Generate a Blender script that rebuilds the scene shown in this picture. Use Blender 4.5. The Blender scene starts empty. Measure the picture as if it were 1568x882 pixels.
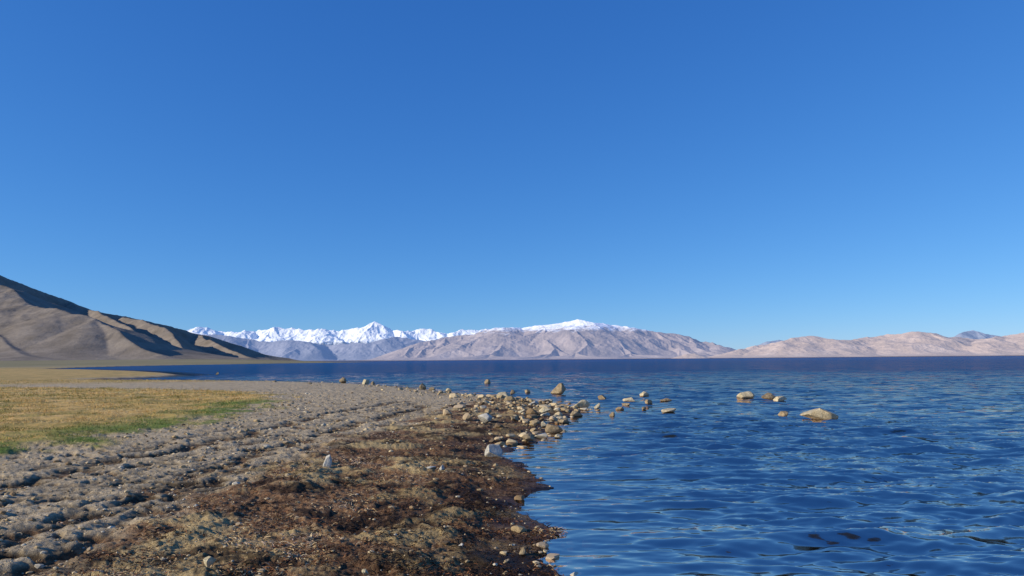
import bpy, bmesh, math, numpy as np
from mathutils import Matrix, Vector
rng=np.random.default_rng(7)
sc=bpy.context.scene
F=1132.0; CH=1.8; CX=784.0; HY=551.0; TILT=0.0081
# ---- survey helpers: bearings / depression read off the photo -> world metres
def P(px,py,z=0.0):
    u=px-CX; v=(py-HY)+TILT*u
    d=(CH-z)*F/v
    return (u*d/F,d)
def W(px,py,D):
    u=px-CX; v=(py-HY)+TILT*u
    return (u*D/F,D,CH-v*D/F)
# ---- noise
_p=rng.permutation(256); _ga=rng.random(256)*2*np.pi; _gx=np.cos(_ga); _gy=np.sin(_ga)
def perlin(x,y,seed=0):
    xi=np.floor(x).astype(np.int64); yi=np.floor(y).astype(np.int64)
    xf=x-xi; yf=y-yi
    u=xf*xf*xf*(xf*(xf*6-15)+10); v=yf*yf*yf*(yf*(yf*6-15)+10)
    def g(ix,iy,dx,dy):
        h=_p[(_p[(ix+seed*37)&255]+iy+seed*11)&255]
        return _gx[h]*dx+_gy[h]*dy
    a=g(xi,yi,xf,yf); b=g(xi+1,yi,xf-1,yf); c=g(xi,yi+1,xf,yf-1); d=g(xi+1,yi+1,xf-1,yf-1)
    return ((a+(b-a)*u)+((c+(d-c)*u)-(a+(b-a)*u))*v)*1.4
def fbm(x,y,lam,octv,seed=0,gain=0.5):
    r=0;a=1;f=1/lam;t=0
    for i in range(octv):
        r=r+a*perlin(x*f+i*13.7,y*f-i*7.3,seed+i); t+=a; a*=gain; f*=2.03
    return r/t
def ss(a,b,x):
    t=np.clip((x-a)/(b-a),0,1); return t*t*(3-2*t)
def segdist(x,y,a,b):
    ax,ay=a;bx,by=b; dx,dy=bx-ax,by-ay
    t=np.clip(((x-ax)*dx+(y-ay)*dy)/(dx*dx+dy*dy+1e-9),0,1)
    return (x-ax-t*dx)**2+(y-ay-t*dy)**2
def linedist(x,y,pts):
    d=np.full(x.shape,1e18)
    for a,b in zip(pts[:-1],pts[1:]): d=np.minimum(d,segdist(x,y,a,b))
    return np.sqrt(d)
def inside_dist(x,y,poly):   # + inside
    n=len(poly); ins=np.zeros(x.shape,bool); d=np.full(x.shape,1e18)
    for i in range(n):
        a=poly[i];b=poly[(i+1)%n]
        d=np.minimum(d,segdist(x,y,a,b))
        if a[1]!=b[1]:
            c=((a[1]>y)!=(b[1]>y))&(x<(b[0]-a[0])*(y-a[1])/(b[1]-a[1])+a[0]); ins^=c
    d=np.sqrt(d); return np.where(ins,d,-d)
# ---- mesh helper
def mesh_obj(name,V,Fc,mat,smooth=True,attrs=None,loopn=None):
    me=bpy.data.meshes.new(name); V=np.asarray(V,np.float32); Fc=np.asarray(Fc,np.int32)
    k=Fc.shape[1]; n=len(Fc)
    me.vertices.add(len(V)); me.vertices.foreach_set("co",V.ravel())
    me.loops.add(n*k); me.loops.foreach_set("vertex_index",Fc.ravel())
    me.polygons.add(n); me.polygons.foreach_set("loop_start",np.arange(0,n*k,k,dtype=np.int32))
    me.polygons.foreach_set("use_smooth",np.full(n,smooth,bool))
    if attrs:
        for an,av in attrs.items():
            av=np.asarray(av,np.float32)
            if av.ndim==1:
                at=me.attributes.new(an,'FLOAT','POINT'); at.data.foreach_set("value",av)
            else:
                at=me.attributes.new(an,'FLOAT_COLOR','POINT')
                c=np.ones((len(av),4),np.float32); c[:,:av.shape[1]]=av; at.data.foreach_set("color",c.ravel())
    me.update(calc_edges=True)
    me.materials.append(mat)
    ob=bpy.data.objects.new(name,me); sc.collection.objects.link(ob); return ob
# ---- node helper
class NT:
    def __init__(s,name):
        s.m=bpy.data.materials.new(name); s.m.use_nodes=True; s.t=s.m.node_tree; s.t.nodes.clear()
        s.out=s.n('ShaderNodeOutputMaterial')
    def n(s,t,**kw):
        nd=s.t.nodes.new(t)
        for k,v in kw.items(): setattr(nd,k,v)
        return nd
    def l(s,a,b): s.t.links.new(a,b)
    def setin(s,sock,v):
        if isinstance(v,bpy.types.NodeSocket): s.l(v,sock)
        elif isinstance(v,tuple) and len(v)==3 and sock.type=='RGBA': sock.default_value=(*v,1)
        else: sock.default_value=v
    def coord(s):
        return s.n('ShaderNodeNewGeometry').outputs['Position']
    def noise(s,scale,detail=4,rough=.55,vec=None,dist=0,col=False):
        nd=s.n('ShaderNodeTexNoise'); nd.inputs['Scale'].default_value=scale; nd.inputs['Detail'].default_value=detail
        nd.inputs['Roughness'].default_value=rough; nd.inputs['Distortion'].default_value=dist
        s.l(vec or s.coord(),nd.inputs['Vector']); return nd.outputs['Color' if col else 'Fac']
    def ramp(s,fac,stops):
        nd=s.n('ShaderNodeValToRGB'); s.l(fac,nd.inputs[0]); e=nd.color_ramp.elements
        while len(e)<len(stops): e.new(0.5)
        for i,(p,c) in enumerate(stops):
            e[i].position=p; e[i].color=(*c,1) if isinstance(c,tuple) else (c,c,c,1)
        return nd.outputs[0]
    def mix(s,f,a,b,bt='MIX'):
        nd=s.n('ShaderNodeMix',data_type='RGBA',blend_type=bt)
        s.setin(nd.inputs[0],f); s.setin(nd.inputs[6],a); s.setin(nd.inputs[7],b); return nd.outputs[2]
    def math(s,op,a,b=0.0,clamp=False):
        nd=s.n('ShaderNodeMath',operation=op); nd.use_clamp=clamp; s.setin(nd.inputs[0],a); s.setin(nd.inputs[1],b); return nd.outputs[0]
    def mr(s,v,a,b,c=0.0,d=1.0):
        nd=s.n('ShaderNodeMapRange'); s.setin(nd.inputs[0],v)
        for i,q in enumerate((a,b,c,d)): nd.inputs[i+1].default_value=q
        return nd.outputs[0]
    def attr(s,name): return s.n('ShaderNodeAttribute',attribute_name=name)
    def bump(s,h,strength=.5,dist=.02):
        nd=s.n('ShaderNodeBump'); nd.inputs['Strength'].default_value=strength; nd.inputs['Distance'].default_value=dist
        s.l(h,nd.inputs['Height']); return nd.outputs[0]
    def pbr(s,col,rough=.9,nrm=None,spec=.2,emis=None,es=0.0,out=True):
        b=s.n('ShaderNodeBsdfPrincipled'); s.setin(b.inputs['Base Color'],col); s.setin(b.inputs['Roughness'],rough)
        b.inputs['Specular IOR Level'].default_value=spec
        if nrm: s.l(nrm,b.inputs['Normal'])
        if emis: b.inputs['Emission Color'].default_value=(*emis,1); b.inputs['Emission Strength'].default_value=es
        if out: s.l(b.outputs[0],s.out.inputs[0])
        return b.outputs[0]
# ================= terrain definition =================
LAND=[(0.36,6.15),(0.9,4.6),(1.5,3),(2.2,0),(3,-5),(6,-40),(40,-600),(-9000,-600),(-9000,8000),(-3800,8000),(-2500,5200),(-1100,3000),(-420,1900),
      P(577,554.3),P(540,554.9),P(430,556.6),P(300,558.6),P(180,561),P(110,563),P(60,565.5),P(130,566),P(210,568.5),P(250,571),P(276,574),P(250,577),P(200,578.8),P(150,580.5),P(135,582),P(200,583),P(300,583.6),
      P(380,584.5),P(440,585),P(500,587),P(560,589),P(620,593),P(680,600),P(740,607),P(800,612),P(850,618),P(893,628),P(880,637),P(850,645),
      P(838,660),P(815,678),P(778,684),P(772,700),P(800,712),P(822,724),P(828,748),P(800,780),P(806,800),P(832,815),P(815,838),P(835,862)]
FAR=[(-3200,9200),(-1500,9500),(0,9300),(2500,9000),(4500,7800),(8000,7400),(14000,7300),(40000,9000),(40000,60000),(-60000,60000),(-60000,9000),(-4500,8500)]
Z1=.2
GRASS=[P(-260,760,Z1),P(0,700,Z1),P(90,686,Z1),P(200,668,Z1),P(300,652,Z1),P(370,634,Z1),P(425,618,Z1),P(425,607,Z1),P(380,601,Z1),P(200,597,Z1),P(0,594,Z1),P(-300,592,Z1),P(-900,600,Z1),(-60,20),(-40,8)]
NEARGR=[P(-260,760,Z1),P(0,700,Z1),P(90,686,Z1),P(200,668,Z1),P(300,652,Z1),P(370,634,Z1),P(425,618,Z1)]
WRACK=[(1.5,3),(-1.5,3.5),P(60,905,.1),P(150,870,.1),P(230,800,Z1),P(330,742,Z1),P(440,700,Z1),P(540,662,Z1),P(640,640,Z1),P(730,616,.1),P(800,611,.05),(3.2,26),(3,20),(2,14),(1.4,9),(2,5)]
RUTS=[[P(-300,820,Z1),P(0,748,Z1),P(140,715,Z1),P(280,685,Z1),P(400,660,Z1),P(500,634,Z1),P(620,614,Z1)],
      [P(-200,900,Z1),P(60,810,Z1),P(200,765,Z1),P(330,715,Z1),P(450,675,Z1),P(560,645,Z1),P(660,620,Z1)],
      [P(-300,1000,Z1),P(0,880,Z1),P(150,820,Z1),P(260,770,Z1),P(380,715,Z1)]]
def ground(x,y,detail=True):
    s1=inside_dist(x,y,LAND); s2=inside_dist(x,y,FAR)
    dist=np.hypot(x,y)
    nearw=1-ss(30,90,dist)
    if detail: s1=s1+nearw*(fbm(x,y,.9,4,31)*.5)*(1-ss(1.0,2.5,np.abs(s1)))
    zl=0.05*np.clip(s1,0,1.5)+0.19*(1-np.exp(-np.clip(s1,0,None)/4.5))
    zu=-0.13*np.clip(-s1,0,3)-0.25*np.clip(-s1-3,0,30)-.012
    z1=np.where(s1>0,zl,zu)
    z1=z1+np.where(s1>0,ss(0,300,s1)*np.clip(y-600,0,4000)*0.0068,0)
    z2=np.where(s2>0,1.0+np.clip(s2,0,3000)*.004,-3)
    z=np.maximum(z1,z2)
    if not detail: return z,s1
    # ruts
    rd=np.zeros_like(x)
    for i,r in enumerate(RUTS):
        d=linedist(x+fbm(x,y,1.6,2,50+i)*.35,y+fbm(x,y,.8,2,55+i)*.3,r)
        rd=np.maximum(rd,np.exp(-(d/.24)**2)*(.2+1.3*np.clip(fbm(x,y,.45,3,60+i)+.3,0,1)))
        rd=np.maximum(rd,.8*np.exp(-((d-.8)/.22)**2)*(.05+1.3*np.clip(fbm(x,y,.5,3,70+i)+.1,0,1)))
    ww=ss(-.35,.35,inside_dist(x,y,WRACK)+fbm(x,y,1.3,4,3)*1.3)*(1-ss(45,60,dist))
    gd=inside_dist(x,y,GRASS); 
    gg=ss(-.6,.8,gd+fbm(x,y,1.4,5,5,.6)*3.0)
    pen=ss(60,75,dist)*ss(.4,3,s1)*(1-ss(300,500,dist)); gg=np.maximum(gg,pen*.9)
    gn=linedist(x,y,NEARGR); green=gg*(1-ss(.4,2.9,gn+fbm(x,y,2.0,4,8)*2.2))
    green=np.maximum(green,gg*.35*ss(.2,.5,fbm(x,y,4,4,19)))
    trk=np.clip(1-ww-gg,0,1)*nearw
    onl=ss(.15,.8,s1)
    clod=np.abs(fbm(x,y,.42,4,9,.6)); lump=fbm(x,y,.22,3,12,.6); big=fbm(x,y,2.2,3,15)
    hoof=ss(.12,.4,fbm(x,y,.34,3,90))*ss(-.25,.25,fbm(x,y,2.4,3,91)+.1)
    dz=trk*onl*(-.10*rd-.065*hoof+.055*(clod-.2)+.032*lump+.03*big)
    heap=np.clip(fbm(x,y,1.15,4,122,.6)+.05,0,1)
    dz+=ww*ss(-.1,.9,s1)*(.17*heap+.06*np.clip(fbm(x,y,.45,4,21,.6),-.5,1)+.05*np.abs(fbm(x,y,.17,3,24,.65))-.015)
    dz+=gg*nearw*(.07*fbm(x,y,.7,4,26)+.09*np.clip(fbm(x,y,2.2,3,27),0,1)+.03)
    dz+=nearw*.02*fbm(x,y,.5,3,28)*(s1<.2)
    z=z+dz
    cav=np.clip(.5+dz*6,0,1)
    wet=1-ss(.0,1.1,s1+fbm(x,y,.9,3,33)*.6)
    wet=np.maximum(wet,.62*(1-ss(.6,2.4,s1+fbm(x,y,1.4,4,133)*1.8))*nearw)
    # weed fragments caught in the ruts
    ww=np.maximum(ww,trk*onl*.75*ss(.25,.75,rd+hoof*.6+fbm(x,y,.8,4,191)*.6-.05)*(1-ss(25,40,dist)))
    return z,s1,ww,gg,green,cav,wet,trk
th=np.radians(np.concatenate([np.linspace(-42,42,1120),np.linspace(42,318,92)[1:-1]]))
def growth(segs,start):
    r=[start]
    for end,k in segs:
        while r[-1]<end: r.append(r[-1]*(1+k))
    return r
def polar(radii):
    R=np.array(radii); RR,TT=np.meshgrid(R,th,indexing='ij')
    nr,nt=RR.shape; i=np.arange((nr-1)*nt).reshape(nr-1,nt)
    j=np.roll(i,-1,axis=1)
    Q=np.stack([i,j,j+nt,i+nt],-1).reshape(-1,4)[:, ::-1]
    return (RR*np.sin(TT)).ravel(),(RR*np.cos(TT)).ravel(),Q
# ================= materials =================
def mat_ground():
    m=NT('shore_ground')
    A=m.attr('maskA'); sep=m.n('ShaderNodeSeparateColor'); m.l(A.outputs['Color'],sep.inputs[0])
    wr,gr,gn=sep.outputs[0],sep.outputs[1],sep.outputs[2]
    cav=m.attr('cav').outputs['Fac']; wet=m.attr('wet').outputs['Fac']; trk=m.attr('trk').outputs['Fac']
    n1=m.noise(1.7,8,.65); n2=m.noise(14,6,.7); n3=m.noise(60,4,.7); n4=m.noise(.35,4,.6)
    vor=m.n('ShaderNodeTexVoronoi'); vor.inputs['Scale'].default_value=55; m.l(m.coord(),vor.inputs['Vector'])
    vs=m.n('ShaderNodeSeparateColor'); m.l(vor.outputs['Color'],vs.inputs[0])
    grav=m.ramp(n2,[(.3,(.32,.245,.145)),(.5,(.53,.42,.26)),(.7,(.70,.57,.37))])
    grav=m.mix(m.mr(vs.outputs[0],.0,1,0,.6),grav,m.ramp(vs.outputs[1],[(0,(.18,.13,.08)),(.6,(.54,.42,.27)),(1,(.78,.67,.50))]))
    grav=m.mix(m.mr(n1,.35,.6,.4,0),grav,(.21,.15,.085))
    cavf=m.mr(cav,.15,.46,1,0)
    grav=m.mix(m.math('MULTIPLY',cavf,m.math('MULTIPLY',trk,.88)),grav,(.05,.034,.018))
    wk=m.ramp(n2,[(.3,(.02,.010,.005)),(.42,(.08,.035,.016)),(.50,(.23,.105,.045)),(.60,(.42,.28,.15)),(.75,(.60,.47,.30))])
    wk2=m.ramp(n3,[(.3,(.05,.028,.016)),(.52,(.24,.14,.07)),(.72,(.60,.46,.28))])
    wk=m.mix(.45,wk,wk2)
    straw=m.ramp(n3,[(.3,(.30,.20,.08)),(.7,(.70,.54,.27))])
    st=m.math('ADD',m.noise(.55,6,.62),m.math('MULTIPLY',m.math('SUBTRACT',cav,.5),.25))
    wk=m.mix(m.mr(st,.50,.58,0,.85),wk,straw)
    wk=m.mix(m.mr(m.noise(.9,6,.65,dist=.8),.43,.50,.85,0),wk,(.024,.013,.008))
    yel=m.ramp(n1,[(.3,(.50,.34,.10)),(.5,(.74,.48,.16)),(.7,(.80,.53,.22))])
    yel=m.mix(m.mr(m.noise(.5,6,.65),.47,.60,0,.7),yel,(.30,.25,.075))
    gre=m.ramp(n2,[(.3,(.09,.15,.02)),(.7,(.21,.30,.06))])
    g=m.mix(gn,yel,gre); g=m.mix(m.mr(n2,.3,.6,.4,0),g,(.09,.065,.03))
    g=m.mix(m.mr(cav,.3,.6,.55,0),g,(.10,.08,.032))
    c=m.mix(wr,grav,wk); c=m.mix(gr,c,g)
    # distant alluvial plain
    far=m.n('ShaderNodeVectorMath',operation='LENGTH'); m.l(m.coord(),far.inputs[0])
    pl=m.ramp(m.noise(.006,6,.6),[(.35,(.18,.17,.08)),(.55,(.28,.235,.13)),(.75,(.40,.33,.20))])
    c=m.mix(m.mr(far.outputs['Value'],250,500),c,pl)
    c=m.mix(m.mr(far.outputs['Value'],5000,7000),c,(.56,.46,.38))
    c=m.mix(m.math('MULTIPLY',wet,.92),c,m.mix(.88,c,(.20,.14,.09),'MULTIPLY'))
    h=m.math('ADD',m.math('MULTIPLY',n2,1.0),m.math('MULTIPLY',n3,.5))
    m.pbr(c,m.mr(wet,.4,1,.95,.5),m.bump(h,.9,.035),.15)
    return m.m
def mat_water():
    m=NT('lake_water'); pos=m.coord()
    mp=m.n('ShaderNodeMapping'); m.l(pos,mp.inputs[0]); mp.inputs['Rotation'].default_value=(0,0,math.radians(10)); mp.inputs['Scale'].default_value=(.38,1.35,1)
    def nv(scale,det): return m.noise(scale,det,.6,mp.outputs[0],col=True)
    def sub(v,s):
        a=m.n('ShaderNodeVectorMath',operation='SUBTRACT'); m.l(v,a.inputs[0]); a.inputs[1].default_value=(.5,.5,.5)
        b=m.n('ShaderNodeVectorMath',operation='MULTIPLY'); m.l(a.outputs[0],b.inputs[0]); b.inputs[1].default_value=(s*.55,s*1.25,0); return b.outputs[0]
    ln=m.n('ShaderNodeVectorMath',operation='LENGTH'); m.l(pos,ln.inputs[0]); D=ln.outputs['Value']
    def add(a,b):
        q=m.n('ShaderNodeVectorMath',operation='ADD'); m.l(a,q.inputs[0]); m.l(b,q.inputs[1]); return q.outputs[0]
    def scl(v,f):
        q=m.n('ShaderNodeVectorMath',operation='SCALE'); m.l(v,q.inputs[0]); m.l(f,q.inputs['Scale']); return q.outputs[0]
    fine=scl(sub(nv(6,3),.9),m.mr(D,5,30,.55,.9))
    mid=scl(sub(nv(2.0,3),1.2),m.mr(D,8,40,.55,1.5))
    coarse=scl(sub(nv(.6,3),1.1),m.mr(D,12,60,.2,1.1))
    calm=m.mr(m.attr('depth').outputs['Fac'],0,.5,.4,1)
    # beyond a few hundred metres individual ripples merge into a mean surface
    calm=m.math('MULTIPLY',calm,m.mr(D,60,600,1,.45))
    tot=scl(add(add(fine,mid),coarse),calm)
    gN=m.n('ShaderNodeNewGeometry').outputs['Normal']
    nn=m.n('ShaderNodeVectorMath',operation='NORMALIZE'); m.l(add(gN,tot),nn.inputs[0]); N=nn.outputs[0]
    fr=m.n('ShaderNodeFresnel'); fr.inputs[0].default_value=1.333; m.l(N,fr.inputs['Normal'])
    gl=m.n('ShaderNodeBsdfGlossy'); gl.inputs['Roughness'].default_value=.05; gl.inputs['Color'].default_value=(.86,.70,.60,1); m.l(N,gl.inputs['Normal'])
    df=m.n('ShaderNodeBsdfDiffuse')
    dc=m.mix(m.mr(m.attr('depth').outputs['Fac'],.3,2.5),(.016,.018,.012),(.005,.014,.024))
    dc=m.mix(m.mr(D,14,90),dc,(.006,.070,.19))  # blue painted in with distance, standing in for reflected sky
    dc=m.mix(m.mr(D,90,700),dc,(.005,.085,.26))
    m.l(dc,df.inputs[0])
    tr=m.n('ShaderNodeBsdfTransparent'); tr.inputs[0].default_value=(.8,.8,.7,1)
    mx=m.n('ShaderNodeMixShader'); m.l(m.mr(m.attr('depth').outputs['Fac'],0.0,.9,.0,1),mx.inputs[0]); m.l(tr.outputs[0],mx.inputs[1]); m.l(df.outputs[0],mx.inputs[2])
    # rough-water mean reflectance: wave self-shadowing limits grazing reflection
    lim=m.mr(D,6,110,.95,.20)
    m2=m.n('ShaderNodeMixShader'); m.l(m.math('MINIMUM',fr.outputs[0],lim),m2.inputs[0]); m.l(mx.outputs[0],m2.inputs[1]); m.l(gl.outputs[0],m2.inputs[2])
    m.l(m2.outputs[0],m.out.inputs[0]); return m.m
def mat_rock(name,a,b,c):
    m=NT(name); 
    tc=m.n('ShaderNodeTexCoord').outputs['Object']
    n=m.noise(5,8,.65,tc); n2=m.noise(28,5,.7,tc)
    col=m.ramp(n,[(.3,a),(.5,b),(.7,c)]); col=m.mix(m.mr(n2,.35,.6,.5,0),col,tuple(q*.45 for q in a))
    z=m.n('ShaderNodeSeparateXYZ'); m.l(m.coord(),z.inputs[0])
    wetl=m.mr(m.math('ADD',z.outputs[2],m.math('MULTIPLY',n,.06)),.03,.08,.75,0)
    col=m.mix(wetl,col,(.06,.045,.025))
    m.pbr(col,.85,m.bump(m.math('ADD',n,m.math('MULTIPLY',n2,.5)),.7,.05),.25); return m.m
def mat_scatter(name,rough=.9):
    m=NT(name); c=m.attr('col').outputs['Color']; n=m.noise(90,3,.6)
    m.pbr(m.mix(m.mr(n,.35,.65,.45,0),c,m.mix(1,c,(.45,.42,.4),'MULTIPLY')),rough,None,.2); return m.m
def mat_mtn(name,stops,nscale,haze,hs,snow=None):  # haze, hs: glow added to the rock to stand for aerial haze
    m=NT(name); pos=m.coord(); n=m.noise(nscale,8,.6); n2=m.noise(nscale*6,6,.65)
    col=m.ramp(n,stops); col=m.mix(m.mr(n2,.3,.6,.25,0),col,tuple(q*.6 for q in stops[0][1]))
    if snow:
        z=m.n('ShaderNodeSeparateXYZ'); m.l(pos,z.inputs[0]); nn=m.n('ShaderNodeSeparateXYZ'); m.l(m.n('ShaderNodeNewGeometry').outputs['Normal'],nn.inputs[0])
        lo,hi,namp,th_=snow
        zz=m.math('ADD',z.outputs[2],m.math('MULTIPLY',m.math('SUBTRACT',m.noise(nscale*3,8,.72),.5),namp))
        zz=m.math('ADD',zz,m.math('MULTIPLY',m.math('SUBTRACT',nn.outputs[2],.8),th_))
        col=m.mix(m.mr(zz,lo,hi),col,(.85,.86,.88))
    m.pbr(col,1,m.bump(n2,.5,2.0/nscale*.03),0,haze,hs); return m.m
# ================= ground and lake =================
x,y,Q=polar([.05,1,2,3,4]+growth([(14,.0036),(60,.0075),(300,.02),(48000,.05)],4.5))
z,s1,ww,gg,green,cav,wet,trk=ground(x,y)
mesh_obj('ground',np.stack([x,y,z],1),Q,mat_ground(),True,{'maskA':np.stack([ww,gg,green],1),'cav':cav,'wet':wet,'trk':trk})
x,y,Q=polar([.5,2,3.5]+growth([(24,.0036),(120,.0075),(1000,.03),(48000,.08)],4.6))
gz,gs=ground(x,y,False); r=np.hypot(x,y)
dr=np.where(r<24,.0036,np.where(r<120,.0075,.05))*r
wz=np.zeros_like(x)
for i in range(90):
    lam=.12*(2.2/.12)**(i/89.0)*rng.uniform(.93,1.07)
    ang=math.radians(-90+12+rng.normal(0,22)); k=2*np.pi/lam
    a=.054*lam/(2*np.pi)*(1.0-.55*ss(.45,1.3,lam))
    ph=k*(x*math.cos(ang)+y*math.sin(ang))+rng.uniform(0,6.28)
    wz+=a*np.sin(ph)*ss(1.6,3.5,lam/dr)
gust=1+.35*fbm(x,y,5,3,77)
dep=np.clip(-gz,0,5)
wz=wz*gust*(.2+.8*ss(0,.5,dep))
wz=np.clip(wz,-.9*(dep+.02)-.0,1)
keep=(gz<.12)[Q].any(1)
Q=Q[keep]
used=np.unique(Q); remap=np.zeros(len(x),np.int64); remap[used]=np.arange(len(used)); Q=remap[Q]
mesh_obj('lake_water',np.stack([x,y,wz],1)[used],Q,mat_water(),True,{'depth':dep[used]})
# ================= mountains =================
def ridged(x,y,lam,o,seed):
    r=0;a=1;t=0;f=1/lam
    for i in range(o):
        r=r+a*(1-2*np.abs(perlin(x*f+i*5.1,y*f,seed+i))); t+=a; a*=.5; f*=2.1
    return r/t
def tents(name,lines,slope,xr,yr,nx,ny,mat,namp,nlam,floor=-6,seed=0,warp=1.0):
    xs=np.linspace(*xr,nx); ys=np.linspace(*yr,ny); X,Y=np.meshgrid(xs,ys); X=X.ravel();Y=Y.ravel()
    wx=X+fbm(X,Y,nlam*2.5,3,seed+3)*nlam*.5*warp; wy=Y+fbm(X,Y,nlam*2.5,3,seed+9)*nlam*.5*warp
    Z=np.full(X.shape,-1e9)
    for ln,sl in lines:
        for a,b in zip(ln[:-1],ln[1:]):
            dx,dy=b[0]-a[0],b[1]-a[1]
            t=np.clip(((wx-a[0])*dx+(wy-a[1])*dy)/(dx*dx+dy*dy+1e-6),0,1)
            d=np.hypot(wx-a[0]-t*dx,wy-a[1]-t*dy); zz=a[2]+(b[2]-a[2])*t-sl*slope*d
            Z=np.maximum(Z,zz)
    zm=Z.max(); fr=np.clip(Z/zm,0,1)
    Z=Z+namp*(ridged(X,Y,nlam,6,seed+20)-.35)*np.clip(fr*3,0,1)*(1-.5*fr)
    zf=min(zm*.12,60)
    Z=np.where(Z<zf, zf*np.exp((Z-zf)/(zf*1.35)),Z)-zf*.1
    Z=np.maximum(Z,floor)
    i=np.arange((ny-1)*nx).reshape(ny-1,nx)[:,:-1].ravel(); Q=np.stack([i,i+1,i+nx+1,i+nx],1)
    return mesh_obj(name,np.stack([X,Y,Z],1),Q,mat,True)
def auto(sil,D,nsp,rs,run=(2.2,3.4),jit=0):
    g=np.random.default_rng(rs); main=[W(px,py,D+g.uniform(-jit,jit)) for px,py in sil]; L=[(main,1.0)]
    A=np.array(main); cum=np.concatenate([[0],np.cumsum(np.hypot(np.diff(A[:,0]),np.diff(A[:,1])))])
    def spur(p,ang,length,lev):
        pts=[p]; q=np.array(p,float); n=5
        for k in range(1,n+1):
            ang+=g.normal(0,.18); q=q+np.array([math.sin(ang),-math.cos(ang),0])*length/n
            t=k/n; q[2]=p[2]*(1-t)**1.15*g.uniform(.9,1.05) if k<n else 0
            pts.append(tuple(q))
            if lev>0 and k<n:
                for sgn in (-1,1):
                    if g.random()<.75: spur(tuple(q),ang+sgn*g.uniform(.6,1.1),length*g.uniform(.25,.45),lev-1)
        L.append((pts,1.15 if lev else 1.25))
    for k in range(nsp):
        s=(k+g.uniform(.1,.9))/nsp*cum[-1]; p=tuple(np.interp(s,cum,A[:,j]) for j in range(3))
        if p[2]<5: continue
        spur(p,g.normal(0,.4),p[2]*g.uniform(*run),1)
    return L
# near hill on the left
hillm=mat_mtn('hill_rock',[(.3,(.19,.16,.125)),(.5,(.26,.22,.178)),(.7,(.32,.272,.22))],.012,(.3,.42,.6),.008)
R0=[W(-420,330,3300),W(-200,358,3600),W(-80,391,3850),W(0,416,4100),W(60,440,4250),W(110,459,4400),W(150,475,4500),W(200,484,4650),W(250,496,4800),W(300,510,4950),W(350,524,5050),W(400,540,5150),W(440,552,5250)]
FL=[W(-420,372,3700),W(-200,402,3500),W(-60,426,3350),W(0,440,3250),W(55,459,3050),W(105,474,2900),W(150,487,2780)]
FR=[W(105,476,2900),W(150,487,2780),W(180,503,2650),W(207,523,2500),W(240,549,2330)]
S=[(FL,.50),(FR,.80),
   ([W(-90,424,3370),W(-60,460,3000),W(-20,505,2650),W(10,535,2400),W(25,552,2280)],.48),
   ([W(55,459,3050),W(80,487,2850),W(105,515,2650),W(120,540,2480)],.56),
   ([W(195,485,4640),W(232,495,4200),W(262,508,3800),W(285,524,3500),W(310,550,3150)],.85),
   ([W(300,512,4950),W(335,525,4500),W(365,540,4100),W(385,552,3900)],.95),
   ([W(112,461,4400),W(160,482,3900),W(200,503,3500),W(235,528,3200)],.9)]
tents('hill',[(R0,1.2)]+S,.72,(-5600,-900),(2050,5700),860,600,hillm,26,360,seed=1,warp=.7)
snowm=mat_mtn('snow_mountain_rock',[(.3,(.16,.19,.26)),(.6,(.25,.28,.35))],.0012,(.30,.50,.85),.18,(480,660,600,600))  # rock colours tinted blue to paint in the distance haze
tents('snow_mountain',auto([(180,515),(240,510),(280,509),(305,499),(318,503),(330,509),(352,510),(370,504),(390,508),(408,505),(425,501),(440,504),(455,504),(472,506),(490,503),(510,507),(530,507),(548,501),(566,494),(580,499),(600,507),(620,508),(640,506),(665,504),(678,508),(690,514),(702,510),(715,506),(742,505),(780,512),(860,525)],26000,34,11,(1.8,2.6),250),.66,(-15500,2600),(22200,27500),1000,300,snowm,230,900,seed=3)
bluem=mat_mtn('hazed_foothill_rock',[(.3,(.19,.20,.25)),(.6,(.27,.27,.32))],.002,(.25,.42,.80),.28)  # the blue is air haze put into base colour and emission
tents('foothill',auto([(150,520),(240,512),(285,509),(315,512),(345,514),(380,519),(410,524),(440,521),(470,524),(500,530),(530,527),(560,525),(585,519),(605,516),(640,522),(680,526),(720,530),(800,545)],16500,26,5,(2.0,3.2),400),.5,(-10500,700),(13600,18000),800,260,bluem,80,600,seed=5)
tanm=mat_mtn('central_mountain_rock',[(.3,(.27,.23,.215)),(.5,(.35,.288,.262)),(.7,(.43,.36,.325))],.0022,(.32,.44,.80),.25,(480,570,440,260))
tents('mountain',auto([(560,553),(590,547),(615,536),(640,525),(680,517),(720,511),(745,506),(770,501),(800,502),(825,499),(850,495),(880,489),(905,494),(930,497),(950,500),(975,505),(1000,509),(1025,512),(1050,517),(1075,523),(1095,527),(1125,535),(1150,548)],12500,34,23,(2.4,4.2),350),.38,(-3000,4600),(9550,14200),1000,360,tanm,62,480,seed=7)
farb=mat_mtn('hazed_distant_mountain_rock',[(.3,(.20,.21,.25)),(.6,(.27,.28,.32))],.002,(.26,.44,.80),.30,(700,900,400,300))  # bluish base and glow paint the haze of distance onto the rock
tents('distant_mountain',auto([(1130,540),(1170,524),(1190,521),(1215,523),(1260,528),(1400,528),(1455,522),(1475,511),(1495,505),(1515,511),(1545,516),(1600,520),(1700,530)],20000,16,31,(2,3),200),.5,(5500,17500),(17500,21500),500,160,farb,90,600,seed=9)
pinkm=mat_mtn('tan_mountain_rock',[(.3,(.40,.31,.245)),(.5,(.49,.375,.30)),(.7,(.57,.45,.365))],.003,(.38,.46,.72),.24)
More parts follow.
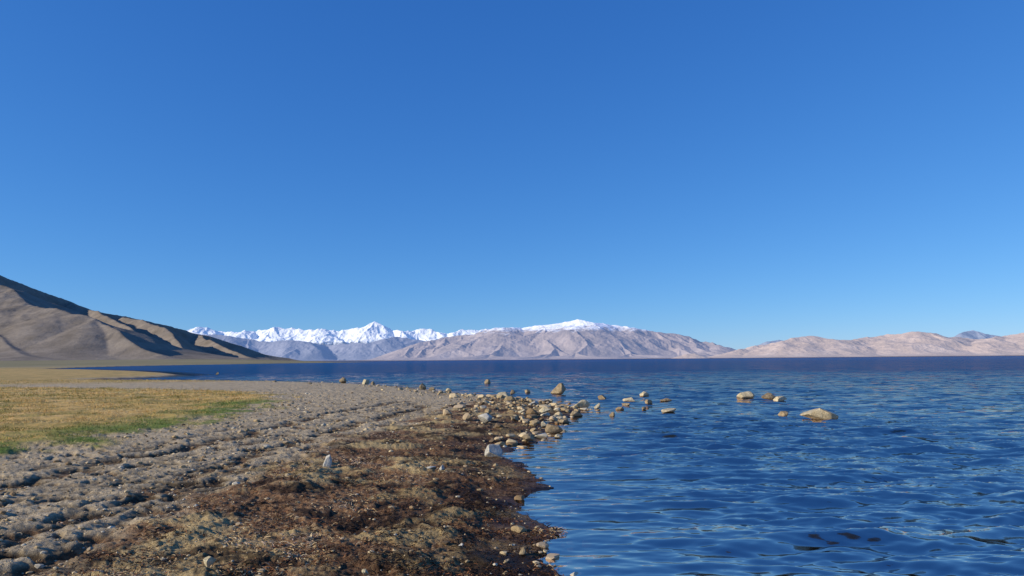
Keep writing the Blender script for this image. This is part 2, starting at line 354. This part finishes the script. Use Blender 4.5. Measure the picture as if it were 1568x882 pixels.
tents('tan_mountain',auto([(1095,551),(1110,545),(1125,538),(1150,528),(1175,525),(1200,520),(1225,516),(1245,514),(1275,518),(1300,520),(1330,516),(1360,512),(1390,508),(1415,510),(1440,514),(1465,518),(1490,520),(1520,517),(1545,513),(1568,510),(1620,504),(1700,500),(1800,508),(1950,520)],10500,34,41,(2.6,4.6),300),.30,(2700,11500),(7900,12000),1000,360,pinkm,44,400,seed=11)
tents('low_hill',[([W(1035,549,9600),W(1050,542,9600),W(1062,541,9600),W(1078,548,9600)],1.0)],.3,(2000,2700),(9300,9900),100,60,pinkm,8,90,seed=13)
# ================= rocks =================
def ico(n):
    bm=bmesh.new(); bmesh.ops.create_icosphere(bm,subdivisions=n,radius=1); 
    V=np.array([v.co[:] for v in bm.verts]); Fc=np.array([[v.index for v in f.verts] for f in bm.faces]); bm.free(); return V,Fc
def rockshape(n,g,planes=11,lo=.55,hi=.92,namp=.06):
    V,Fc=ico(n); V=V.copy()
    for _ in range(planes):
        nv=g.normal(size=3); nv/=np.linalg.norm(nv); d=g.uniform(lo,hi)
        e=np.clip(V@nv-d,0,None); V-=e[:,None]*nv*.97
    if namp: 
        k=1+namp*(fbm(V[:,0]*1.7+V[:,2],V[:,1]*1.7-V[:,2]*.7,.9,4,int(g.integers(0,90)))); V*=k[:,None]
    V/=np.abs(V).max(0); return V,Fc
rk={'y':mat_rock('boulder_stone_yellow',(.38,.31,.18),(.58,.49,.31),(.70,.62,.44)),
    'w':mat_rock('boulder_stone_pale',(.38,.36,.30),(.58,.54,.46),(.72,.69,.58)),
    'b':mat_rock('boulder_stone_brown',(.18,.13,.075),(.34,.26,.15),(.48,.38,.24))}
ROCKS=[(1261,643,52,21,'y'),(1141,611,32,13,'y'),(1178,613,26,11,'b'),(1195,615,26,8,'y'),(1202,638,17,10,'b'),(857,604,29,17,'b'),
 (757,702,33,21,'w'),(500,717,19,23,'w'),(744,647,30,14,'w'),(525,588,14,10,'b'),(559,589,12,9,'y'),(570,590,7,6,'b'),(646,597,12,10,'b'),(661,599,10,8,'b'),(686,600,10,8,'y'),
 (746,588,10,7,'b'),(987,607,15,9,'y'),(966,616,26,7,'y'),(1020,615,22,5,'b'),(992,619,14,9,'b'),(1025,632,26,7,'y'),(948,628,15,6,'b'),(985,628,10,5,'b'),(938,638,11,8,'b'),
 (893,626,34,13,'y'),(921,612,16,7,'b'),(880,638,24,9,'b'),(915,626,12,8,'y'),(848,664,28,14,'b'),(855,671,14,6,'y'),(810,677,24,12,'b'),(800,633,16,8,'y'),(785,604,10,7,'b'),(807,602,10,7,'b'),(770,613,34,12,'y'),
 (818,622,18,8,'w'),(835,632,20,8,'y'),(862,648,18,7,'b'),(655,720,24,6,'w'),(674,724,11,12,'w'),(316,868,21,17,'y'),(797,850,13,11,'b'),(832,652,16,8,'y'),(786,644,14,8,'b'),(722,608,14,5,'y'),(840,617,14,6,'y'),(420,586,7,4,'b'),(332,574,6,4,'b'),(556,880,12,9,'y'),(704,838,10,6,'w'),(958,622,14,6,'b')]
for i,(px,py,w,h,k) in enumerate(ROCKS):
    g=np.random.default_rng(100+i); x0,y0=P(px,py,0)
    zz,s,*_=ground(np.array([x0]),np.array([y0])); gz=max(float(zz[0]),0)
    if gz>0: x0,y0=P(px,py,gz)
    m_=y0/F; ww_=w*m_; hh=h*m_*1.05
    V,Fc=rockshape(4,g,13,.38,.82,.10)
    if (px,py)==(500,717): V[:,:2]*=(1-.62*np.clip((V[:,2:3]+.3),0,1.3)/1.3)
    else: V[:,:2]*=(1-.22*np.clip(V[:,2:3],0,1))
    ob=mesh_obj('rock',V*np.array([ww_/2,ww_/2*g.uniform(.7,.95),hh*.62]),Fc,rk[k],True)
    ob.location=(x0,y0+ww_*.3,gz+hh*.38); ob.rotation_euler=(g.normal(0,.05),g.normal(0,.05),g.uniform(-.35,.35))
def scatter(name,pts,size,flat,cols,mat,variants,embed=.25,g=rng):
    VV=[];FF=[];CC=[];o=0
    n=len(pts); zz=ground(pts[:,0],pts[:,1])[0]
    for i in range(n):
        V,Fc=variants[i%len(variants)]
        a=g.uniform(0,6.28); c,s=math.cos(a),math.sin(a)
        sx=size[i]; U=V*np.array([sx,sx*g.uniform(.6,1),sx*flat*g.uniform(.7,1.2)])
        X=U[:,0]*c-U[:,1]*s; Y=U[:,0]*s+U[:,1]*c
        VV.append(np.stack([X+pts[i,0],Y+pts[i,1],U[:,2]+zz[i]+sx*flat*(1-2*embed)*.6],1)); FF.append(Fc+o); CC.append(np.repeat(cols[i][None],len(V),0)); o+=len(V)
    return mesh_obj(name,np.concatenate(VV),np.concatenate(FF),mat,False,{'col':np.concatenate(CC)})
var1=[rockshape(1,rng,6,.6,.95,0) for _ in range(10)]; var2=[rockshape(2,rng,9,.45,.85,.05) for _ in range(10)]
smat=mat_scatter('loose_stones')
pal=np.array([(.60,.48,.29),(.44,.33,.18),(.28,.19,.10),(.66,.58,.42),(.52,.40,.25),(.15,.105,.06)])
def pick(n,p=None): return pal[rng.choice(len(pal),n,p=p)]*rng.uniform(.8,1.12,(n,1))
# stony point and shoreline stones
def around(px,py,sx,sy,n):
    return np.array([P(a,b,.03) for a,b in zip(rng.normal(px,sx,n),rng.normal(py,sy,n)) if b>585])
pts=np.concatenate([around(845,628,38,12,170),around(790,612,40,6,130),around(900,620,40,7,70),around(970,616,35,6,22),around(840,655,16,12,50),around(760,630,40,14,90),around(730,606,40,5,70),around(660,600,40,4,60),around(560,592,60,3,50),around(790,680,22,9,26),around(850,720,35,30,50),around(850,840,30,25,40)])
zc=ground(pts[:,0],pts[:,1],False)[0]; pts=pts[zc>-.35]
sz=np.clip(rng.lognormal(math.log(.075),.5,len(pts)),.03,.22); dpt=np.hypot(pts[:,0],pts[:,1]); sz=np.where(dpt<14,sz*.38,sz)
scatter('shore_stones',pts,sz,.62,pick(len(pts),[.3,.22,.16,.14,.14,.04]),smat,var2)
# gravel
n=32000; rr=4.8*np.exp(rng.random(n)**.9*math.log(38/4.8)); tt=np.radians(rng.uniform(-41,12,n)); gx=rr*np.sin(tt); gy=rr*np.cos(tt)
q=ground(gx,gy); ok=(q[1]>.05)&(((q[7]>.4)&(rng.random(n)<.6))|((q[2]>.4)&(rng.random(n)<.16)))
pts=np.stack([gx,gy],1)[ok]; sz=np.clip(rng.lognormal(math.log(.008),.65,len(pts)),.004,.045)*np.clip(np.hypot(pts[:,0],pts[:,1])/9,1,2)
scatter('gravel',pts,sz,.6,pick(len(pts),[.22,.24,.18,.11,.18,.07])*1.05,smat,var1)
# ================= wrack (dried water weed) =================
def ribbons(name,pts,L,Wd,cols,mat,curl=.6,nseg=3,up=.5):
    n=len(pts); z0=ground(pts[:,0],pts[:,1])[0]
    a=rng.uniform(0,6.28,n); el=rng.uniform(-.1,up,n); P0=np.stack([pts[:,0],pts[:,1],z0+.002],1)
    V=np.zeros((n,nseg+1,2,3)); cur=P0.copy(); tw=rng.uniform(-.8,.8,n)
    for k in range(nseg+1):
        side=np.stack([-np.sin(a)*np.cos(tw),np.cos(a)*np.cos(tw),np.sin(tw)],1)
        wk=(Wd*(1-.75*k/nseg))[:,None]*.5
        V[:,k,0]=cur-side*wk; V[:,k,1]=cur+side*wk
        d=np.stack([np.cos(a)*np.cos(el),np.sin(a)*np.cos(el),np.sin(el)],1)
        cur=cur+d*(L/nseg)[:,None]; a=a+rng.normal(0,curl,n); el=el-rng.uniform(.1,.7,n)*up*1.4
        tw=tw+rng.normal(0,.4,n)
    b=(np.arange(n)*(nseg+1)*2)[:,None]+(np.arange(nseg)*2)[None]; b=b.ravel()
    Q=np.stack([b,b+1,b+3,b+2],1)
    return mesh_obj(name,V.reshape(-1,3),Q,mat,False,{'col':np.repeat(cols,(nseg+1)*2,0)})
n=140000; rr=4.8*np.exp(rng.random(n)**.95*math.log(34/4.8)); tt=np.radians(rng.uniform(-38,12,n)); gx=rr*np.sin(tt); gy=rr*np.cos(tt)
q=ground(gx,gy); cl=fbm(gx,gy,.7,4,221)
ok=(q[1]>-.05)&(rng.random(n)<q[2]*np.clip(.35+2.2*cl,.08,1)*np.where(q[7]>.5,.6,1))
pts=np.stack([gx,gy],1)[ok]; m_=len(pts); wt=q[6][ok]
wp=np.array([(.04,.020,.011),(.12,.05,.022),(.28,.12,.05),(.54,.38,.19),(.72,.55,.31),(.58,.42,.30)])
tn=fbm(pts[:,0],pts[:,1],1.8,4,44); idx=np.clip((rng.random(m_)**1.2*3.4+tn*9+1.4-wt*3.4-(q[7][ok]>.5)*1.2),0,5.99).astype(int)
ribbons('dried_waterweed',pts,rng.uniform(.03,.10,m_),rng.uniform(.005,.014,m_),wp[idx]*rng.uniform(.7,1.2,(m_,1)),mat_scatter('waterweed',.8),.6,3,.7)
# ================= grass =================
n=270000; rr=12*np.exp(rng.random(n)**.8*math.log(85/12)); tt=np.radians(rng.uniform(-44,-10,n)); gx=rr*np.sin(tt); gy=rr*np.cos(tt)
q=ground(gx,gy); ok=(q[1]>.1)&(rng.random(n)<q[3]*np.clip(.3+2.0*fbm(gx,gy,1.1,4,26),.06,1))
pts=np.stack([gx,gy],1)[ok]; m_=len(pts); gnn=q[4][ok]
pn=fbm(pts[:,0],pts[:,1],3.0,4,144)*4.6+rng.normal(0,.35,m_)
gp=np.array([(.28,.26,.06),(.54,.41,.12),(.78,.51,.16),(.86,.56,.20),(.88,.68,.32)])
yc=gp[np.clip(pn*1.6+2.4,0,4.99).astype(int)]
gc=np.array([(.13,.23,.03),(.21,.30,.06),(.32,.37,.10)])[rng.integers(0,3,m_)]
og=(rng.random(m_)<gnn*1.0)[:,None]; col=np.where(og,gc,yc)*rng.uniform(.78,1.12,(m_,1))
dd=np.hypot(pts[:,0],pts[:,1])
ribbons('grass',pts,rng.uniform(.04,.13,m_)*np.clip(dd/30,1,1.4),rng.uniform(.006,.012,m_)*np.clip(dd/18,1,2.5),col,mat_scatter('grass_blades',.8),.25,2,1.35)
# ================= light, sky, camera =================
AZ=math.radians(-108); EL=math.radians(22.5)
sd=Vector((math.sin(AZ)*math.cos(EL),math.cos(AZ)*math.cos(EL),math.sin(EL)))
sl=bpy.data.lights.new('sun','SUN'); sl.energy=5.0; sl.angle=math.radians(.5); sl.color=(1,.90,.73)
so=bpy.data.objects.new('sun',sl); so.rotation_euler=sd.to_track_quat('Z','Y').to_euler(); so.location=(-50,-30,40); sc.collection.objects.link(so)
w=bpy.data.worlds.new('World'); sc.world=w; w.use_nodes=True; t=w.node_tree; t.nodes.clear()
sk=t.nodes.new('ShaderNodeTexSky'); sk.sky_type='NISHITA'; sk.sun_disc=False; sk.sun_elevation=EL; sk.sun_rotation=AZ%(2*math.pi)
sk.altitude=3900; sk.air_density=1.3; sk.dust_density=.3; sk.ozone_density=3.0
# high-altitude sky: per-channel gain and power grade deepens the blue
sep=t.nodes.new('ShaderNodeSeparateColor'); cmb=t.nodes.new('ShaderNodeCombineColor'); t.links.new(sk.outputs[0],sep.inputs[0])
S0=.12
for i,(a,p) in enumerate([(.45,1.10),(.63,.80),(.94,.56)]):
    m1=t.nodes.new('ShaderNodeMath'); m1.operation='MULTIPLY'; m1.inputs[1].default_value=S0; t.links.new(sep.outputs[i],m1.inputs[0])
    m2=t.nodes.new('ShaderNodeMath'); m2.operation='POWER'; m2.inputs[1].default_value=p; t.links.new(m1.outputs[0],m2.inputs[0])
    m3=t.nodes.new('ShaderNodeMath'); m3.operation='MULTIPLY'; m3.inputs[1].default_value=a/S0; t.links.new(m2.outputs[0],m3.inputs[0])
    t.links.new(m3.outputs[0],cmb.inputs[i])
bg=t.nodes.new('ShaderNodeBackground'); bg.inputs[1].default_value=S0; wo=t.nodes.new('ShaderNodeOutputWorld')
t.links.new(cmb.outputs[0],bg.inputs[0]); t.links.new(bg.outputs[0],wo.inputs[0])
cam=bpy.data.cameras.new('camera'); cam.sensor_width=36; cam.lens=26; cam.shift_y=110/1568; cam.clip_start=.1; cam.clip_end=120000
co=bpy.data.objects.new('camera',cam); sc.collection.objects.link(co)
co.matrix_world=Matrix.Translation((0,0,CH))@Matrix.Rotation(math.radians(90),4,'X')@Matrix.Rotation(-TILT,4,'Z')
sc.camera=co
sc.view_settings.view_transform='Standard'; sc.view_settings.look='None'; sc.view_settings.exposure=0
